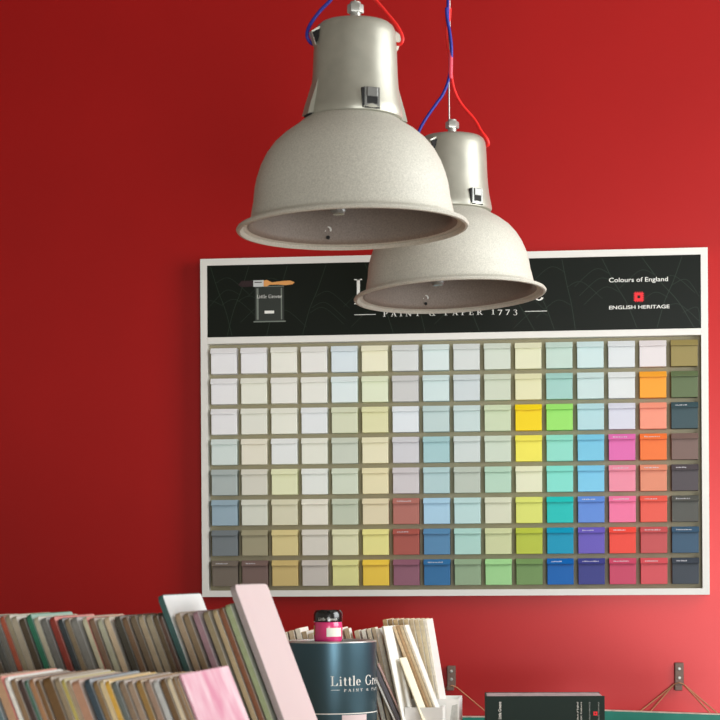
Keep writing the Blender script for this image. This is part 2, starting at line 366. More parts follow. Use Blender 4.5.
def pendant(loc, label, S0, vs, tilt, neck_dx, neck_tilt, cable_pts, spin=0, lean_back=.8):
    """S0: metres per profile unit"""
    L = empty('pendant_lamp', loc, label, 'lamp', 'grey industrial pendant lamps')
    Mt = Matrix.Rotation(math.radians(-lean_back), 4, 'X') @ Matrix.Rotation(-tilt, 4, 'Y')      # right side up for positive tilt (local x = image right)
    sc = Matrix.Diagonal((S0, S0, S0*vs, 1))
    bm = bmesh.new()
    outer = PROF; inner = [(r-2.2, h-1.5) for r, h in PROF[3:]][::-1]
    inner = [(38, 111.5)]+[(max(5, r), h) for r, h in inner if r > 39]+[(110, 1.2), (113.5, -1.8)]
    lathe(bm, outer+[(40, 114)][:0]+inner, 128, closed=True)
    link('shade', bm, m_shade, L, True, Mt @ sc)
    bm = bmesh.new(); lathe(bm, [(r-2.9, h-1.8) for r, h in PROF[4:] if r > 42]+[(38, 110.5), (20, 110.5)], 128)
    link('inner_surface', bm, m_inner, L, True, Mt @ sc)
    # housing
    NT = Matrix.Translation((neck_dx*S0, 0, 0)) @ Matrix.Translation((0, 0, 112*S0*vs)) @ Matrix.Rotation(neck_tilt, 4, 'Y') @ Matrix.Translation((0, 0, -112*S0*vs)) @ sc
    bm = bmesh.new()
    lathe(bm, [(36, 108), (47.5, 110), (48.5, 112.5), (47.2, 120), (45.3, 130), (43.8, 142), (42.8, 155), (42, 175), (41.2, 192), (40.3, 198), (38.5, 202), (35, 205), (27, 207), (8, 208), (0, 208)], 96)
    hs = link('housing', bm, m_neck, L, True, NT)
    def rotz(bm, a): bmesh.ops.transform(bm, matrix=Matrix.Rotation(a, 4, 'Z'), verts=bm.verts)
    # flanges + latches around the foot of the housing; local -y is the front
    for a in (21, 111, -69, -159):
        bm = bmesh.new()
        sec = [(43, 112), (53.5, 110), (50.5, 121), (46, 135), (42, 148)]
        A = [bm.verts.new((-9, -r, h)) for r, h in sec]; B = [bm.verts.new((9, -r, h)) for r, h in sec]
        if a == 21:
            bm.free(); bm = bmesh.new()
        else:
            bm.faces.new(A); bm.faces.new(B[::-1])
            for i in range(5): bm.faces.new((A[i], A[(i+1) % 5], B[(i+1) % 5], B[i]))
            rotz(bm, math.radians(a+spin)); lt = link('flange', bm, m_neck, L, False, NT)
            bm = bmesh.new(); box(bm, -5, -52.6, 108.5, 5, -46, 112.5); rotz(bm, math.radians(a+spin)); link('flange_recess', bm, m_dark, lt, False, NT)
            continue
        r0 = 43
        box(bm, -8, -r0-5, 113, -5.6, -r0+4, 132); box(bm, 5.6, -r0-5, 113, 8, -r0+4, 132)
        box(bm, -5.6, -r0-6.2, 122.5, 5.6, -r0+3, 132, bev=.8); box(bm, -5.6, -r0-5, 112.5, 5.6, -r0+3, 115.5)
        rotz(bm, math.radians(a+spin)); lt = link('latch', bm, m_latch, L, False, NT)
        bm = bmesh.new(); box(bm, -5.6, -r0-4.9, 115.5, 5.6, -r0+4, 122.5); box(bm, -10.5, -r0-4.6, 111.5, -8, -r0+4, 131); box(bm, -8, -r0-5.2, 111, 8, -r0+4, 112.5)
        rotz(bm, math.radians(a+spin)); link('latch_recess', bm, m_dark, lt, False, NT)
    # cable lugs at the top
    for a in (-72, 98):
        bm = bmesh.new()
        T = [(-11, -30, 204), (11, -30, 204), (5, -47.5, 194), (-5, -47.5, 194)]
        Bt = [(-8, -38, 176), (8, -38, 176), (4, -43, 181), (-4, -43, 181)]
        va = [bm.verts.new(p) for p in T]; vb = [bm.verts.new(p) for p in Bt]
        bm.faces.new(va); bm.faces.new(vb[::-1])
        for i in range(4): bm.faces.new((va[i], va[(i+1) % 4], vb[(i+1) % 4], vb[i]))
        rotz(bm, math.radians(a+spin*1.9)); lg = link('cable_lug', bm, m_neck, L, False, NT)
        bm = bmesh.new()
        cen = Vector((7.3, -43, 188))
        tri = [Vector((5.4, -46.8, 192.5)), Vector((9.2, -37, 197)), Vector((5.9, -42.8, 181))]
        n = (tri[1]-tri[0]).cross(tri[2]-tri[0]).normalized(); n = n if n.x > 0 else -n
        f1 = [bm.verts.new(p+n*.9) for p in tri]; f2 = [bm.verts.new(p-n*1) for p in tri]
        bm.faces.new(f1); bm.faces.new(f2[::-1])
        for i in range(3): bm.faces.new((f1[i], f1[(i+1) % 3], f2[(i+1) % 3], f2[i]))
        rotz(bm, math.radians(a+spin*1.9)); link('lug_opening', bm, m_dark, lg, False, NT)
    # bolt
    bm = bmesh.new(); lathe(bm, [(0, 206), (5.3, 206), (5.3, 220), (0, 220)], 20)
    lathe(bm, [(0, 217), (8.0, 217), (8.3, 218), (8.3, 224), (7.8, 225.5), (0, 225.5)], 6); lathe(bm, [(0, 225), (5.6, 225), (5.2, 228), (0, 228)], 20)
    link('suspension_bolt', bm, m_bolt, L, True, NT)
    # bulb and holder inside
    bm = bmesh.new(); lathe(bm, [(0, 108), (17, 108), (17, 70), (13, 62), (0, 62)], 32, cx=-6); link('lamp_holder', bm, m_neck, L, True, Mt @ sc)
    bm = bmesh.new(); lathe(bm, [(0, 64), (8, 64), (8.5, 50), (8.5, 24), (8, 17), (6, 14.5), (0, 14)], 32, cx=-14); link('bulb', bm, m_glass, L, True, Mt @ sc)
    # wire loop and hole on the far inner wall
    bm = bmesh.new()
    pts = [(-26+3*math.cos(t), 95.0, 17+3.2*math.sin(t)) for t in [k*PI/6 for k in range(-1, 8)]]
    tube(bm, pts, 1.0, 6); link('wire_hook', bm, m_frame, L, True, Mt @ sc)
    bm = bmesh.new(); tube(bm, [(-26, 94.2, 9), (-26, 96.8, 9)], 2, 14); link('drain_hole', bm, m_dark, L, False, Mt @ sc)
    # cables: world points -> local
    inv = Matrix.Translation(-Vector(loc))
    for nm, m, pts, r in cable_pts:
        bm = bmesh.new(); tube(bm, [inv @ p for p in smooth_path(pts)], r, 10); link(nm, bm, m, L, True)
    L.rotation_euler = (0, 0, 0)
    return L
D1, D2 = 3.304, 3.979
Rz = Matrix.Rotation(YAW, 4, 'Z')
S1 = .19/115.8
ct1 = P(354, -640, D1).z
def zc(p): return Vector((p.x, p.y, min(p.z, 3.19)))
def up_pair(px, ytop, D, col, ph, amp, r):
    pts = []
    base = P(px, ytop, D); top = 3.199
    n = 26
    for k in range(n+1):
        z = base.z+(top-base.z)*k/n; a = ph+k*1.15; am = amp
        pts.append(Vector((base.x, base.y, z))+RT*math.cos(a)*am+FW*math.sin(a)*am)
    return pts
def cable(nm, m, low, px, yj, D, ph, amp, r): return (nm, m, low+up_pair(px, yj, D, None, ph, amp, r), r)
cab1 = [cable('blue_cable', m_blue, [P(317, 46, D1), P(310, 42, D1-.008), P(307.0, 35, D1-.012), P(310, 25, D1-.01), P(320, 11, D1-.005), P(334, -5, D1), P(346, -35, D1)], 353, -62, D1, 0, .004, .0030),
        cable('red_cable', m_redc, [P(394, 43, D1), P(400, 44, D1-.006), P(402.5, 38, D1-.01), P(397, 26, D1-.008), P(384, 10, D1-.004), P(371, -7, D1), P(360, -35, D1)], 356, -62, D1, PI, .004, .0030),
        ('suspension_wire', m_wire, [P(355, 2, D1), P(355, -60, D1), zc(P(355, -660, D1))], .0013),
        ('cable_sleeve', m_sleeve, [P(355, -62, D1), P(355, -95, D1)], .0062)]
lamp1 = pendant(P(352.6, 228.6, D1), 'large grey industrial pendant lamp hanging in front, the nearer and left one', S1, 1.0, math.radians(1.2), 3.0, math.radians(.6), cab1)
S2 = S1*(191/231)*D2/D1
cab2 = [cable('blue_cable', m_blue, [P(420, 146, D2), P(416.5, 140, D2-.012), P(420, 129, D2-.01), P(427, 117, D2), P(436, 104, D2), P(443, 94, D2), P(447.5, 83, D2)], 450, 76, D2, 0, .0, .0030)]
def strand(nm, m, low, mids, r):
    top = P(448, -20, D2)
    pts = low+mids+[P(448, -14, D2), Vector((top.x, top.y, 3.199))]
    return (nm, m, pts, r)
cab2 = [strand('blue_cable', m_blue, [P(422, 148, D2), P(416.5, 141, D2-.012), P(420, 129, D2-.01), P(427, 117, D2), P(436, 104, D2), P(443, 94, D2), P(448.5, 80, D2)], [P(451, 62, D2), P(451.5, 48, D2-.004), P(450, 34, D2-.006), P(447.5, 20, D2-.006), P(446.5, 8, D2-.006)], .0032),
        strand('red_cable', m_redc, [P(482, 146, D2), P(488, 145, D2-.01), P(487, 139, D2-.014), P(481, 131, D2-.012), P(474, 119, D2-.004), P(462, 105, D2), P(455, 92, D2), P(452, 80, D2)], [P(450.5, 62, D2), P(448.5, 48, D2+.003), P(446.5, 34, D2+.003), P(447.5, 20, D2+.004), P(450, 8, D2+.002)], .0032),
        ('suspension_wire', m_wire, [P(449.3, 124, D2), P(449, 80, D2), P(450.3, 60, D2), P(449, 35, D2+.004), P(449.8, 15, D2), Vector((P(449.8, 0, D2).x, P(449.8, 0, D2).y, 3.199))], .0015),
        ('cable_sleeve', m_sleeve, [P(450.8, 79, D2), P(450.6, 72, D2), P(450.9, 52, D2)], .0046)]
lamp2 = pendant(P(450, 296, D2), 'smaller looking grey pendant lamp hanging behind, in front of the board header', S2, .94, math.radians(2.3), 3.2, math.radians(.4), cab2, 16, 2.3)
for L in (lamp1, lamp2):
    # face the lamp's front to the viewer's side of the room, then keep the cables where they hang
    for ch in list(L.children):
        if ch.name.split('.')[0] in ('blue_cable', 'red_cable', 'suspension_wire', 'cable_sleeve'): continue
        ch.data.transform(Rz)
        for g in ch.children: g.data.transform(Rz)

# ------------------------------------------------------------------ table
CT = CAM.z-.306
m_top = mat('oak worktop', (168, 134, 96), rough=.45, noise=.12, scale=12)
m_leg = mat('dark steel legs', (40, 40, 42), rough=.5, metal=.5)
back_y = P(360, 572, 4.1).y
table = empty('display_table', (-.35, (back_y-3.05)/2, 0), 'long display table under the sample cards and paint tin', 'table')
cy = (back_y-3.05)/2; x0t, x1t = -1.05, 1.0
bm = bmesh.new(); box(bm, x0t, -3.05-cy, CT-.04, x1t, back_y-cy, CT, bev=.003); link('table_top', bm, m_top, table)
for sx in (x0t+.06, x1t-.12):
    for sy in (-3.0-cy, back_y-cy-.1):
        bm = bmesh.new(); box(bm, sx, sy, 0, sx+.06, sy+.06, CT-.04, bev=.002); link('leg', bm, m_leg, table)

# ------------------------------------------------------------------ leaning sample cards
FACE_T = .0006
def mixw(c, f): return tuple(v+(245-v)*f for v in c)
def rounded(w, h, r, n=5):
    """outline in (d, z): bottom corners square, top corners rounded"""
    pts = [(0, 0), (w, 0)]
    for k in range(n+1):
        a = k/n*PI/2; pts.append((w-r+r*math.cos(a), h-r+r*math.sin(a)))
    for k in range(n+1):
        a = PI/2+k/n*PI/2; pts.append((r+r*math.cos(a), h-r+r*math.sin(a)))
    return pts
def slab(bm, outline, t0, t1, bev=0):
    a = [bm.verts.new((t0, d, z)) for d, z in outline]; b = [bm.verts.new((t1, d, z)) for d, z in outline]
    fa = bm.faces.new(a); fb = bm.faces.new(b[::-1]); n = len(outline)
    for i in range(n): bm.faces.new((a[i], a[(i+1) % n], b[(i+1) % n], b[i]))
    if bev:
        es = list(fa.edges)+list(fb.edges)
        bmesh.ops.bevel(bm, geom=es, offset=bev, segments=2, affect='EDGES', profile=.5)
def card(name, top, th, w, base_z, lean, yaw, edge, face, label, cat, group, r=.007, rough=.6, noise=0, fname='card_face'):
    """top = world position of the top left front corner; leans to the left"""
    h = (top.z-base_z)/math.cos(lean)
    tdir = Vector((math.cos(yaw), math.sin(yaw), 0))
    base = top + tdir*math.sin(lean)*h; base.z = base_z
    root = empty(name, base, label, cat, group, rz=yaw)
    Ml = Matrix.Rotation(-lean, 4, 'Y')
    bm = bmesh.new(); slab(bm, rounded(w, h, r), 0, th, bev=min(.0012, th*.2)); link('card_body', bm, edge, root, False, Ml)
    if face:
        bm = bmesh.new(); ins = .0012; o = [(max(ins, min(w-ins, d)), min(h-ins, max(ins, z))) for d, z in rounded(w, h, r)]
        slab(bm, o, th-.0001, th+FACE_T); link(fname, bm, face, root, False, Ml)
    return root
CYAW = YAW-math.radians(10.5)
cd = Vector((-math.sin(CYAW), math.cos(CYAW), 0))        # depth direction of the cards
def colourname(c):
    import colorsys
    h, l, s = colorsys.rgb_to_hls(*[v/255 for v in c])
    return l
BACK = [ # px of top left, width px, edge rgb, top y, name
 (-38,6,(130,110,90),616,'mid brown'),(-29,6,(150,145,130),616,'pale grey'),(-20,6,(110,95,75),616,'dark tan'),(-12,5,(90,90,84),616,'dark grey'),(-6,5,(115,113,104),616,'mid grey'),
 (0,5,(168,84,58),615,'rust orange'),(5.5,5,(150,140,115),614,'greige'),(11.5,6,(172,162,140),615.5,'light taupe'),(19,6.5,(78,66,48),617.5,'dark brown'),(26.5,5.5,(40,112,84),613.5,'emerald green'),
 (34,5,(182,176,152),616,'cream'),(41,6.2,(112,112,106),617,'stone grey'),(49.5,6,(138,50,36),616,'brick red'),(58,5.2,(48,56,58),617.5,'slate black'),(64.8,5,(134,118,92),617.5,'brown taupe'),(71,7,(128,127,120),617,'flat grey'),
 (82.5,5,(198,192,162),616,'ivory'),(89.5,5.5,(128,102,80),617,'cocoa'),(97.5,5,(178,178,152),617.5,'greenish cream'),(104.5,5.5,(204,184,152),616,'warm beige'),(114.5,6.5,(70,66,54),615.5,'charcoal brown'),(122.5,5.5,(118,92,66),616,'chestnut'),
 (130.5,6,(112,96,74),614.5,'walnut'),(138.5,5.5,(166,150,122),614.5,'sand'),(146,6,(152,140,116),614,'putty'),(153,5,(92,76,52),614,'umber'),(159,3.6,(86,60,46),614.5,'thin red brown'),
 (158,6.3,(48,82,78),594.5,'tall teal edged white'),(175.2,6,(154,134,108),612,'fawn'),(183.5,6,(126,106,78),612.5,'hazel'),(193,6,(144,112,118),610.5,'mauve'),(203.5,6,(136,122,92),610.5,'olive taupe'),(213,5,(168,148,112),608.5,'wheat'),(219,5,(122,74,44),606.5,'russet'),(225.5,6,(146,156,116),603.5,'sage green')]
FRONT = [
 (-34,7,(120,90,70),679,'dark fawn'),(-25,7,(150,120,95),679,'fawn'),(-16,6,(90,110,112),678,'blue grey'),(-6,8.5,(172,136,104),677,'warm tan'),(4.5,3.5,(216,212,200),676.5,'white'),(10.5,5.5,(132,106,76),678.5,'brown'),(18,5,(62,44,36),679,'blackish'),(24.5,3,(64,98,80),679.5,'narrow green'),
 (29,5,(154,112,76),678.5,'terracotta tan'),(35.5,4.5,(112,80,44),679,'bronze brown'),(42.5,10,(98,70,34),678,'thick bronze'),(54.5,5.5,(134,118,92),677.5,'taupe'),(61.5,3.5,(170,154,80),678.5,'thin olive yellow'),(66.5,4,(152,132,106),679.5,'pale taupe'),(71.5,9,(166,124,98),681,'thick rosy brown'),
 (84,6.5,(46,60,68),679,'navy slate'),(93,5,(122,96,60),680.5,'chestnut brown'),(99.5,4.5,(194,174,132),680,'beige'),(105,5,(196,152,56),680.5,'mustard'),(112,5,(90,96,90),681,'slate grey'),(119,6,(122,102,80),680.5,'dark taupe'),(127.5,6,(144,122,100),681,'rosy taupe'),
 (136,6,(138,106,52),680,'dark ochre'),(144.5,6,(142,116,96),679.5,'mocha'),(153,5,(172,172,166),679.5,'silver grey'),(160,6,(98,72,40),678.5,'dark umber'),(167,4,(194,178,148),677,'narrow cream'),(171.8,3.8,(122,96,66),676.5,'oak brown'),(176.6,2.0,(150,120,86),676,'narrow tan')]
def row(data, depth0, w, lean, base_z, group, where, cname, anchor_px, gain):
    A = P(anchor_px, 620, depth0)
    n = len(data)
    for i, (px, wd, rgb, ty, nm) in enumerate(data):
        top = P_plane(px-1.2, ty+(2.2 if w < .18 else 1.6), A, cd)
        dep = (top-CAM).dot(FW)
        th = wd*dep/F_PX*math.cos(lean)*.97
        e = mat('card edge '+nm, tuple(min(.85, v*gain) for v in lin(rgb)), rough=.6, noise=.08, scale=90, linear=True)
        fc = (232, 235, 232) if 'teal edged' in nm else mixw(rgb, .55)  # faces mixed towards white: light from the right put into their colour
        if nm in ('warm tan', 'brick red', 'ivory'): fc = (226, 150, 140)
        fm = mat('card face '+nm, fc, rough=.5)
        if i == 0: near = 'at the left end'
        else: near = f'beside the {data[i-1][4]} one' if 'teal' not in data[i-1][4] else 'just right of the tall white one'
        if 'teal' in nm: near = 'standing above its neighbours'
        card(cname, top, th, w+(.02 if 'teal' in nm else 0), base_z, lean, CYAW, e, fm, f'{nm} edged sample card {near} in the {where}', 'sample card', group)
row(BACK, 2.6, .17, math.radians(20.5), CT+.008, 'sample cards in the rear row', 'rear leaning row', 'sample_card', 100, 1.08)
row(FRONT, 2.25, .195, math.radians(21.5), CT+.008, 'sample cards in the front row', 'front leaning row', 'sample_card', 100, 1.1)
# the big pink board and the pink watercolour sheet that end the rows
A = P(100, 620, 2.6)
m_pinkf = mat('pale pink painted face', (218, 201, 200), rough=.42, noise=.03, scale=5)
m_pinke = mat('grey pink edge', (150, 138, 134), rough=.55)
pk = card('large_sample_board', P_plane(228.4, 586.5, A, cd), .0075, .185, CT+.008, math.radians(20.5), CYAW, m_pinke, m_pinkf, 'tall pale pink sample board with rounded corners ending the rear row', 'sample board', None, r=.012, fname='painted_face')
A = P(100, 620, 2.25)
m_wc = bpy.data.materials.new('pink watercolour'); m_wc.use_nodes = True
nt = m_wc.node_tree; b = nt.nodes['Principled BSDF']; b.inputs['Roughness'].default_value = .6
n = nt.nodes.new('ShaderNodeTexNoise'); n.inputs['Scale'].default_value = 14; n.inputs['Detail'].default_value = 3; tc = nt.nodes.new('ShaderNodeTexCoord')
mp = nt.nodes.new('ShaderNodeMapping'); mp.inputs['Scale'].default_value = (1, 1.3, .8); r_ = nt.nodes.new('ShaderNodeValToRGB')
r_.color_ramp.elements[0].position = .38; r_.color_ramp.elements[0].color = (*lin((218, 140, 166)), 1); r_.color_ramp.elements[1].position = .66; r_.color_ramp.elements[1].color = (*lin((240, 214, 220)), 1)
nt.links.new(tc.outputs['Object'], mp.inputs['Vector']); nt.links.new(mp.outputs['Vector'], n.inputs['Vector']); nt.links.new(n.outputs['Fac'], r_.inputs['Fac']); nt.links.new(r_.outputs['Color'], b.inputs['Base Color'])
card('sample_sheet', P_plane(178.8, 675, A, cd), .0018, .215, CT+.008, math.radians(21.5), CYAW, mat('pink sheet edge', (190, 140, 150)), m_wc, 'mottled pink and white square sheet ending the front row', 'sample sheet', None, r=.002, fname='marbled_face')
# trays the rows stand in
m_tray = mat('birch tray', (190, 160, 120), rough=.5, noise=.08, scale=20)
def tray(depth0, w, px0, px1, label, anchor, hgt=.05):
    A = P(anchor, 700, depth0); a = P_plane(px0, 700, A, cd); b_ = P_plane(px1, 700, A, cd)
    L = (b_-a).length
    t = empty('card_tray', (a.x, a.y, CT), label, 'tray', rz=CYAW)
    bm = bmesh.new(); box(bm, 0, -.012, 0, L, w+.012, .007); link('tray_base', bm, m_tray, t)
    bm = bmesh.new(); box(bm, 0, -.012, .007, L, -.004, hgt); link('tray_side', bm, m_tray, t)
    bm = bmesh.new(); box(bm, 0, w+.004, .007, L, w+.012, hgt); link('tray_side', bm, m_tray, t)
    bm = bmesh.new(); box(bm, L-.008, -.004, .007, L, w+.004, hgt); link('tray_end', bm, m_tray, t)
tray(2.6, .195, -20, 362, 'low birch tray under the rear row of sample cards', 100)
tray(2.25, .22, -20, 276, 'low birch tray under the front row of sample cards', 100)

# ------------------------------------------------------------------ paint tin + sample pot
DT = 3.82; TR = .0872
tc_ = P(330.5, 572, DT); tin_h = .1755
m_tin = mat('glossy dark slate tin', (0.065, .135, .175), rough=.36, metal=.72, spec=.6, linear=True)
m_rim = mat('tin plate rim', (205, 205, 200), rough=.3, metal=.7)
tin = empty('paint_tin', (tc_.x, tc_.y, CT), 'large dark slate paint tin with white serif lettering beside the pale pink board', 'paint tin')
bm = bmesh.new(); lathe(bm, [(0, .001), (TR-.001, .001), (TR, .004), (TR, tin_h-.003), (0, tin_h-.003)], 96); link('tin_body', bm, m_tin, tin, True)
bm = bmesh.new()
rp = [(TR-.004+.003*math.cos(a), tin_h-.0025+.0028*math.sin(a)) for a in [k*PI/5 for k in range(10)]]
lathe(bm, [(r+.0012, z) for r, z in rp], 96, closed=True); link('tin_rim', bm, m_rim, tin, True)
bm = bmesh.new(); rp = [(TR-.0005+.0018*math.cos(a), .0022+.002*math.sin(a)) for a in [k*PI/5 for k in range(10)]]
lathe(bm, rp, 96, closed=True); link('bottom_rim', bm, m_rim, tin, True)
bm = bmesh.new(); lathe(bm, [(0, tin_h-.0035), (TR-.02, tin_h-.0035), (TR-.018, tin_h-.0015), (TR-.006, tin_h-.0015), (TR-.006, tin_h-.006), (0, tin_h-.006)], 96); link('lid', bm, m_rim, tin, True)
# direction from the tin towards the viewer
vdir = math.atan2(CAM.y-tc_.y, CAM.x-tc_.x)
def wrap_print(name, polys, r, m, parent, ang0=0., sub=None):
    """x in metres along the surface measured from the line of sight, growing to the right"""
    bm = bmesh.new()
    for pl in polys:
        vs = []
        for x, z in pl:
            a = vdir+ang0+x/r
            vs.append(bm.verts.new((r*math.cos(a), r*math.sin(a), z)))
        bm.faces.new(vs)
    return link(name, bm, m, parent)
def strip_polys(x0, x1, z0, z1, n=24): return [[(x0+(x1-x0)*k/n, z0), (x0+(x1-x0)*(k+1)/n, z0), (x0+(x1-x0)*(k+1)/n, z1), (x0+(x1-x0)*k/n, z1)] for k in range(n)]
def zpx(y, r): # height on the tin for a pixel row on its front
    return P(330.5, y, DT-r).z-CT
cap = zpx(676.3, TR)-zpx(686, TR)
wrap_print('tin_lettering', serif_polys('Little Greene', -.001, zpx(686, TR), .157, cap), TR+.0004, m_letter, tin)
small = serif_polys('Paint & Paper'.upper(), .024, zpx(692, TR), .134, .0050, track=.4)+strip_polys(0, .016, zpx(690.4, TR), zpx(690.0, TR), 6)
wrap_print('tin_tagline', small, TR+.0004, m_letter, tin)
wrap_print('tin_band', strip_polys(-.11, .16, zpx(714.6, TR), zpx(713.6, TR), 60), TR+.0004, m_letter, tin)
m_lab = mat('pinkish white label', (226, 205, 205), rough=.4); 
wrap_print('tin_label', [[(.006, zpx(721, TR)), (.09, zpx(721, TR)), (.075, zpx(715.2, TR)), (.05, zpx(715.2, TR))][::1]] and strip_polys(.02, .075, .012, zpx(715.4, TR), 12), TR+.0005, m_lab, tin)
# pot
JR = .0272; jz = CT+tin_h-.0030
jc = P(327.8, 572, DT-.015)
pot = empty('sample_pot', (jc.x, jc.y, jz), 'small hot pink sample pot with black lid standing on the paint tin', 'paint pot')
m_pot = mat('hot pink pot', (228, 58, 122), rough=.25, spec=.6, coat=.4); m_lid = mat('black pot lid', (14, 16, 17), rough=.18, spec=.6, coat=.4)
bm = bmesh.new(); lathe(bm, [(0, 0), (.022, 0), (.0252, .0012), (.0268, .005), (JR, .012), (JR, .030), (.0265, .036), (.0255, .039), (0, .039)], 64); link('pot_body', bm, m_pot, pot, True)
bm = bmesh.new(); lathe(bm, [(0, .0385), (.0262, .0385), (.0278, .040), (.0278, .052), (.0268, .0565), (.0245, .0595), (.0235, .0610), (.0222, .0595), (0, .0590)], 64)
lid = link('pot_lid', bm, m_lid, pot, True)
wrap_print('lid_lettering', serif_polys('Little Greene', -.02, .0415, .019, .006), .0281, m_letter, lid)
vdir_j = vdir
wrap_print('pot_label', strip_polys(-.003, .030, .011, .0275, 12), JR+.0003, mat('cream label', (240, 240, 222), rough=.5), pot)
wrap_print('side_label', strip_polys(-.041, -.031, .014, .032, 6), JR+.0003, mat('straw label', (206, 176, 100), rough=.5), pot)

# ------------------------------------------------------------------ sample boards in trays behind the tin
m_bw = mat('white board', (243, 241, 234), rough=.5)
def boards(data, depth0, w, base_z, group, where):
    for i, (px, wd, rgb, ty, lean, face, nm, dd) in enumerate(data):
        top = P(px, ty, depth0+dd); le = math.radians(lean)
        th = wd*(depth0+dd)/F_PX*math.cos(le)*.95
        e = mat('board edge '+nm, tuple(min(.9, v*1.35) for v in lin(rgb)), rough=.6, noise=.12, scale=150, linear=True)
        card('file_board', top, th, w, base_z, le, 0, e, face, f'{nm} {where}', 'file board', group, r=.0015)
BTX = back_y
D3 = 3.955
tan = [(210,196,170),(190,168,138),(220,210,190),(178,156,124),(202,184,154),(226,218,202)]
tn = ['pale tan','brown tan','oatmeal','dark tan','straw','off white']
m_cream = mat('cream board', (240, 232, 205), rough=.5)
left = []
names_left = ['buff board at the left end of the row behind the tin','sand board second from left behind the tin','ivory topped board left of the pot','brown board left of the pot','linen board just left of the pot','wheat board directly behind the pot','cream board behind the pot','tan board behind the pot lid','white board rising right of the pot','broad white faced board right of the pot','oatmeal board right of the broad white board','light brown board behind the tin right of the pot','pale straw board behind the right of the tin','dark straw board behind the right edge of tin','beige board at right edge of tin','brown beige board just right of the tin']
xs = [282,288.5,295,301.5,308,315,322,329,336,344,354,361,366.5,371.5,376]
ys = [632,630,628,631,633,629,628,627,628,628,630,629,628,627,628]
for i, x in enumerate(xs):
    wd = 5.2 if i < 9 else (5.0 if i < 11 else 4.1)
    face = m_bw
    left.append((x, wd, tan[i % 6], ys[i], 12.5, face, names_left[i], 0))
for px, wd, rgb, ty, lean, face, nm, dd in left:
    top = P(px, ty+1, 3.935); le = math.radians(lean); th = wd*3.935/F_PX*math.cos(le)*.92
    e = mat('board edge', tuple(min(.9, v*1.2) for v in lin(rgb)), rough=.6, noise=.12, scale=150, linear=True)
    card('file_board', top, th, .12 if px < 340 else .044, CT+.005, le, 0, e, face, nm, 'file board', 'tan edged boards behind the tin', r=.0015)
DF = 3.905
e_w = mat('white card edge', (205, 196, 178), rough=.6)
card('file_board', P(381.5, 626.5, 3.889), .0032, .070, CT+.005, math.radians(12.2), -.26, e_w, m_bw, 'broad white faced board leaning beside the tin', 'file board', 'white boards right of the tin', r=.0015)
DD = [(392.5,3.2,(196,172,138),625.5,20.5,None,'beige edged board left of the middle white board'),(396,3.0,(178,146,108),625,20.5,None,'brown edged board in the middle leaning bundle'),(399.3,3.0,(200,180,146),625,20.5,None,'sand edged board touching the middle white board'),(402.6,2.4,(216,206,186),624.5,20.5,m_bw,'middle white faced board leaning strongly left')]
for px, wd, rgb, ty, lean, face, nm in DD:
    le = math.radians(lean); th = wd*DF/F_PX*math.cos(le)*.95
    e = mat('board edge', tuple(min(.9, v*1.2) for v in lin(rgb)), rough=.6, noise=.12, scale=150, linear=True)
    card('file_board', P(px, ty+1.3, 3.932), th, .045, CT+.005, le, -.09, e, face, nm, 'file board', 'white boards right of the tin', r=.0015)
card('file_board', P(398.6, 658, DF+.002), .0016, .026, CT+.005, math.radians(24), -.5, mat('cream edge', (222, 214, 186)), m_cream, 'short cream board in the gap beside the broad white board', 'file board', 'white boards right of the tin', r=.0015)
CC = [(382.5,4.5),(387.8,4.5),(393.1,4.5),(398.4,4.5),(403.7,4.5),(409,4.5),(414.2,4.3),(419.1,4.1),(423.8,2.8)]
cn = ['brown edged board first in the upright rear bundle','dark brown edged board second in the rear bundle','tan edged board third in the rear bundle','olive edged board fourth in the rear bundle','sand edged board mid rear bundle','pale tan edged board past the middle of rear bundle','wheat edged board third from right in rear bundle','straw edged board next to the rightmost white board','rightmost tall white faced board of the rear bundle']
cc = [(166,136,94),(140,112,74),(186,158,114),(150,130,94),(190,170,132),(180,164,134),(186,170,138),(190,178,148),(216,210,194)]
for i, (px, wd) in enumerate(CC):
    le = math.radians(9.2); th = wd*3.985/F_PX*math.cos(le)*.95
    e = mat('board edge', tuple(min(.9, v*1.2) for v in lin(cc[i])), rough=.6, noise=.12, scale=150, linear=True)
    card('file_board', P(px, 619.7, 3.985), th, .10, CT+.005, le, -.05, e, m_bw, cn[i], 'file board', 'rear bundle of upright boards', r=.0015)
# three thin sheets leaning in front, right of the tin
for px, rgb, nm, wd in ((368.2,(226,222,214),'white thin sheet leaning lowest beside the tin',2.2),(371.4,(104,100,106),'grey thin sheet leaning beside the tin',4.6),(377.2,(214,176,166),'pale pink thin sheet leaning beside the tin',2.2)):
    le = math.radians(24); e = mat('sheet edge', rgb, rough=.55)
    card('sample_sheet', P(px, 664, 3.886), wd*3.886/F_PX*math.cos(le)*.95, .012, CT+.001, le, 0, e, None, nm, 'sample sheet', 'thin sheets beside the tin', r=.001)
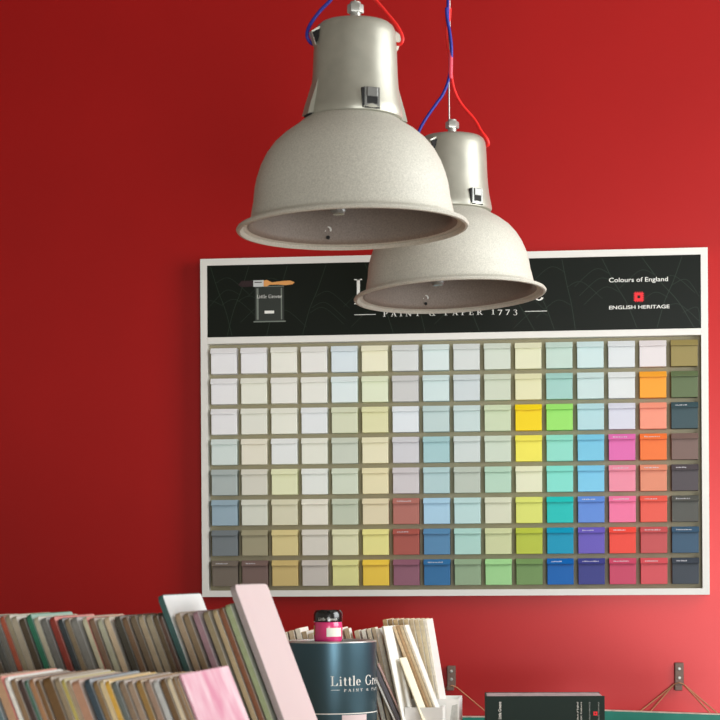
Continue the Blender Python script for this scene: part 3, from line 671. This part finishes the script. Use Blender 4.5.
# white trays
m_box = mat('white card tray', (238, 237, 232), rough=.5, noise=.015, scale=12)
m_pic = mat('faded grey tray picture', (190, 192, 186), rough=.5, noise=.25, scale=45)
def wbox(px0, px1, ty, dep, w, label):
    a = P(px0, 572, dep); b_ = P(px1, 572, dep); L = b_.x-a.x; h = P(px0, ty, dep).z-CT
    t = empty('white_card_tray', (a.x, a.y, CT), label, 'tray', 'white card trays')
    bm = bmesh.new(); box(bm, 0, 0, 0, L, w, .0035); link('tray_base', bm, m_box, t)
    for nm, q in (('front_panel', (0, 0, .0035, L, .003, h)), ('back_panel', (0, w-.003, .0035, L, w, h)), ('side_panel', (L-.003, .003, .0035, L, w-.003, h))):
        bm = bmesh.new(); box(bm, *q); o = link(nm, bm, m_box, t)
    return t, L, h
wbox(404, 442, 707.5, 3.887, .085, 'lower white card tray in front of the leaning boards')
t2, L2, h2 = wbox(410, 458.5, 699, 3.978, .112, 'taller white card tray at the right end of the boards')
flat_print('tray_picture', [[(L2-.020, h2-.055), (L2-.003, h2-.055), (L2-.003, h2-.010), (L2-.014, h2-.013)]], -.0003, m_pic, t2)

# ------------------------------------------------------------------ black pattern book
DB = 3.93
bx0 = P(484.8, 572, DB); bx1 = P(601.6, 572, DB+.03)
bw = (bx1-bx0).dot(RT); btop = P(485, 696.2, DB).z-CT
m_book = mat('black green book cover', (0.012, .026, .021), rough=.6, spec=.25, linear=True)
m_pages = mat('mauve grey page edges', (178, 160, 160), rough=.8, noise=.25, scale=60)
byaw = YAW*.55
book = empty('pattern_book', (bx0.x, bx0.y, CT), 'black green pattern book with small vertical white lettering standing before the teal panels', 'book', rz=byaw)
bm = bmesh.new()
bd = .145
box(bm, 0, 0, 0, bw, .003, btop, bev=.0008); link('front_cover', bm, m_book, book)
bm = bmesh.new(); box(bm, 0, bd-.003, 0, bw, bd, btop-.001, bev=.0008); link('back_cover', bm, m_book, book)
bm = bmesh.new(); box(bm, .0, .003, .003, .003, bd-.003, btop-.001); link('spine', bm, m_book, book)
bm = bmesh.new(); box(bm, .003, .003, .003, bw-.003, bd-.003, btop-.002); link('page_block', bm, m_pages, book)
u = DB/F_PX
yb = -.0005
sans_print('cover_title', 'Little Greene', 14.5*u+.002, btop-.045, 14.5*u+.002+.034, .0056, yb, m_letter, book, rot=1, bold=.02)
m_lg = mat('grey print', (170, 176, 172), rough=.5)
for k, (xx, s_, m_) in enumerate(((91.5, 'Colours of England', m_letter), (95.0, 'Paint Colours', m_letter), (103.5, 'ENGLISH HERITAGE', m_lg), (112.5, 'ENGLISH HERITAGE', m_lg))):
    h_ = .0032 if m_ is m_letter else .0024
    sans_print('cover_text', s_, xx*u+h_/2, btop-.052, xx*u+h_/2+(.040 if k != 3 else .04), h_, yb, m_, book, rot=1)
em = []; cx_, cz_ = 109.3*u, btop-.0345
for i in (-1, 0, 1):
    for k in (-1, 0, 1):
        if i or k: g_rect(em, cx_+(i-.5)*.0026, cz_+(k-.5)*.0026, cx_+(i+.5)*.0026, cz_+(k+.5)*.0026)
flat_print('cover_emblem', em, yb, m_red, book)

# ------------------------------------------------------------------ hooks, cords and hanging teal panels
m_hook = mat('weathered brown bracket', (128, 104, 92), rough=.5, metal=.2, noise=.15, scale=80)
m_cord = mat('tan cord', (206, 150, 110), rough=.7); m_teal = mat('teal panel', (22, 132, 112), rough=.5, noise=.08, scale=25)
m_creame = mat('cream panel edge', (225, 205, 188), rough=.6, noise=.2, scale=70)
u5 = 4.95/F_PX
def WP(px, py, off=0): return P_plane(px, py, Vector((0, WALL_Y-off, 0)), Vector((0, 1, 0)))
def hook(px0, px1, py0, py1, label):
    a = WP(px0, py0); b_ = WP(px1, py1); w = b_.x-a.x; h = a.z-b_.z
    t = empty('wall_hook', (a.x+w/2, WALL_Y, b_.z), label, 'hook', 'brown wall hooks')
    bm = bmesh.new(); box(bm, -w/2, -.018, h*.18, w/2, -.0005, h, bev=.0015); link('bracket', bm, m_hook, t)
    bm = bmesh.new(); box(bm, -w/2-.001, -.026, 0, w/2-.004, -.0005, h*.2, bev=.002); link('peg', bm, m_hook, t)
    for z in (h*.45, h*.78):
        bm = bmesh.new(); lathe(bm, [(0, 0), (.0042, 0), (.0036, .0018), (0, .0024)], 20)
        bmesh.ops.transform(bm, matrix=Matrix.Translation((0, -.018, z)) @ Matrix.Rotation(PI/2, 4, 'X'), verts=bm.verts)
        link('screw', bm, m_bolt, t, True)
    return t
hook(447.5, 456, 665.5, 690, 'brown metal wall hook with two screws left of the black book')
hook(674.5, 683.5, 662.5, 690, 'brown metal wall hook with two screws at the right edge')
def hang(x0, y0, x1, y1, anchors, hookpx, label, nlabel):
    a = WP(x0, y0, .012); b_ = WP(x1, y1, .012); ang = math.atan2(a.z-b_.z, b_.x-a.x); w = (b_-a).length
    t = empty('hanging_panel', a, label, 'panel', 'teal panels hanging from cords'); t.rotation_euler = (0, ang, 0)
    bm = bmesh.new(); box(bm, 0, -.006, -.2, w, .006, -.0022); link('panel_body', bm, m_teal, t)
    bm = bmesh.new(); box(bm, -.0005, -.0065, -.0022, w+.0005, .0065, .0006); link('edge_strip', bm, m_creame, t)
    Mi = (Matrix.Translation(a) @ Matrix.Rotation(ang, 4, 'Y')).inverted()
    hx, hyy = hookpx
    for k, (s, ex, ey) in enumerate(anchors):
        p0 = WP(hx, hyy-1.5, .0295); p1 = WP(hx+s*5.0, hyy+.5, .02); p2 = WP(ex, ey, .012)
        bm = bmesh.new(); pts = [Mi @ q for q in (p0, p1, p1.lerp(p2, .5), p2)]
        tube(bm, pts, .0015, 8); link('cord', bm, m_cord, t, True)
    return t
hang(585, 709.2, 770, 715.6, [(-1, 640.5, 711), (-1, 650.5, 711.3), (1, 710.5, 713.2), (1, 718, 713.6)], (679, 684), 'teal panel with cream top edge hanging right of the black book', '')
hang(400, 716, 512, 716.4, [(1, 491, 716), (-1, 417, 716)], (452, 687), 'teal panel hanging between the white card trays and black book', '')

# ------------------------------------------------------------------ camera, light
cam = bpy.data.cameras.new('camera'); co = bpy.data.objects.new('camera', cam); C.objects.link(co)
c, s = math.cos(ROLL), math.sin(ROLL)
Rc = RT*c+UP*s; Uc = UP*c-RT*s; Bk = -FW
co.matrix_world = Matrix(((Rc.x, Uc.x, Bk.x, CAM.x), (Rc.y, Uc.y, Bk.y, CAM.y), (Rc.z, Uc.z, Bk.z, CAM.z), (0, 0, 0, 1)))
cam.sensor_width = 36; cam.lens = F_PX/720*36; cam.shift_y = (HY-360)/720
cam.dof.use_dof = True; cam.dof.focus_distance = 4.4; cam.dof.aperture_fstop = 18
cam.clip_end = 50
S.camera = co
def area(name, loc, size, sy, power, color, direction):
    l = bpy.data.lights.new(name, 'AREA'); l.shape = 'RECTANGLE'; l.size = size; l.size_y = sy; l.energy = power; l.color = color
    o = bpy.data.objects.new(name, l); C.objects.link(o); o.location = loc
    o.rotation_euler = Vector(direction).to_track_quat('-Z', 'Z').to_euler()
    return o
area('window_daylight', (WX+.02, (WY0+WY1)/2, (WZ0+WZ1)/2), WY1-WY0, WZ1-WZ0, 90, (.95, .98, 1), (-1, 0, 0))
area('shopfront_daylight', (1.25, -6.1, .95), 1.2, 1.1, 110, (.95, .98, 1), (-.05, 1, 0))
w = bpy.data.worlds.new('world'); S.world = w; w.use_nodes = True
w.node_tree.nodes['Background'].inputs['Color'].default_value = (1, .9, .78, 1)
w.node_tree.nodes['Background'].inputs['Strength'].default_value = .29
S.view_settings.view_transform = 'Standard'; S.view_settings.look = 'None'
S.view_settings.exposure = 0; S.view_settings.gamma = 1
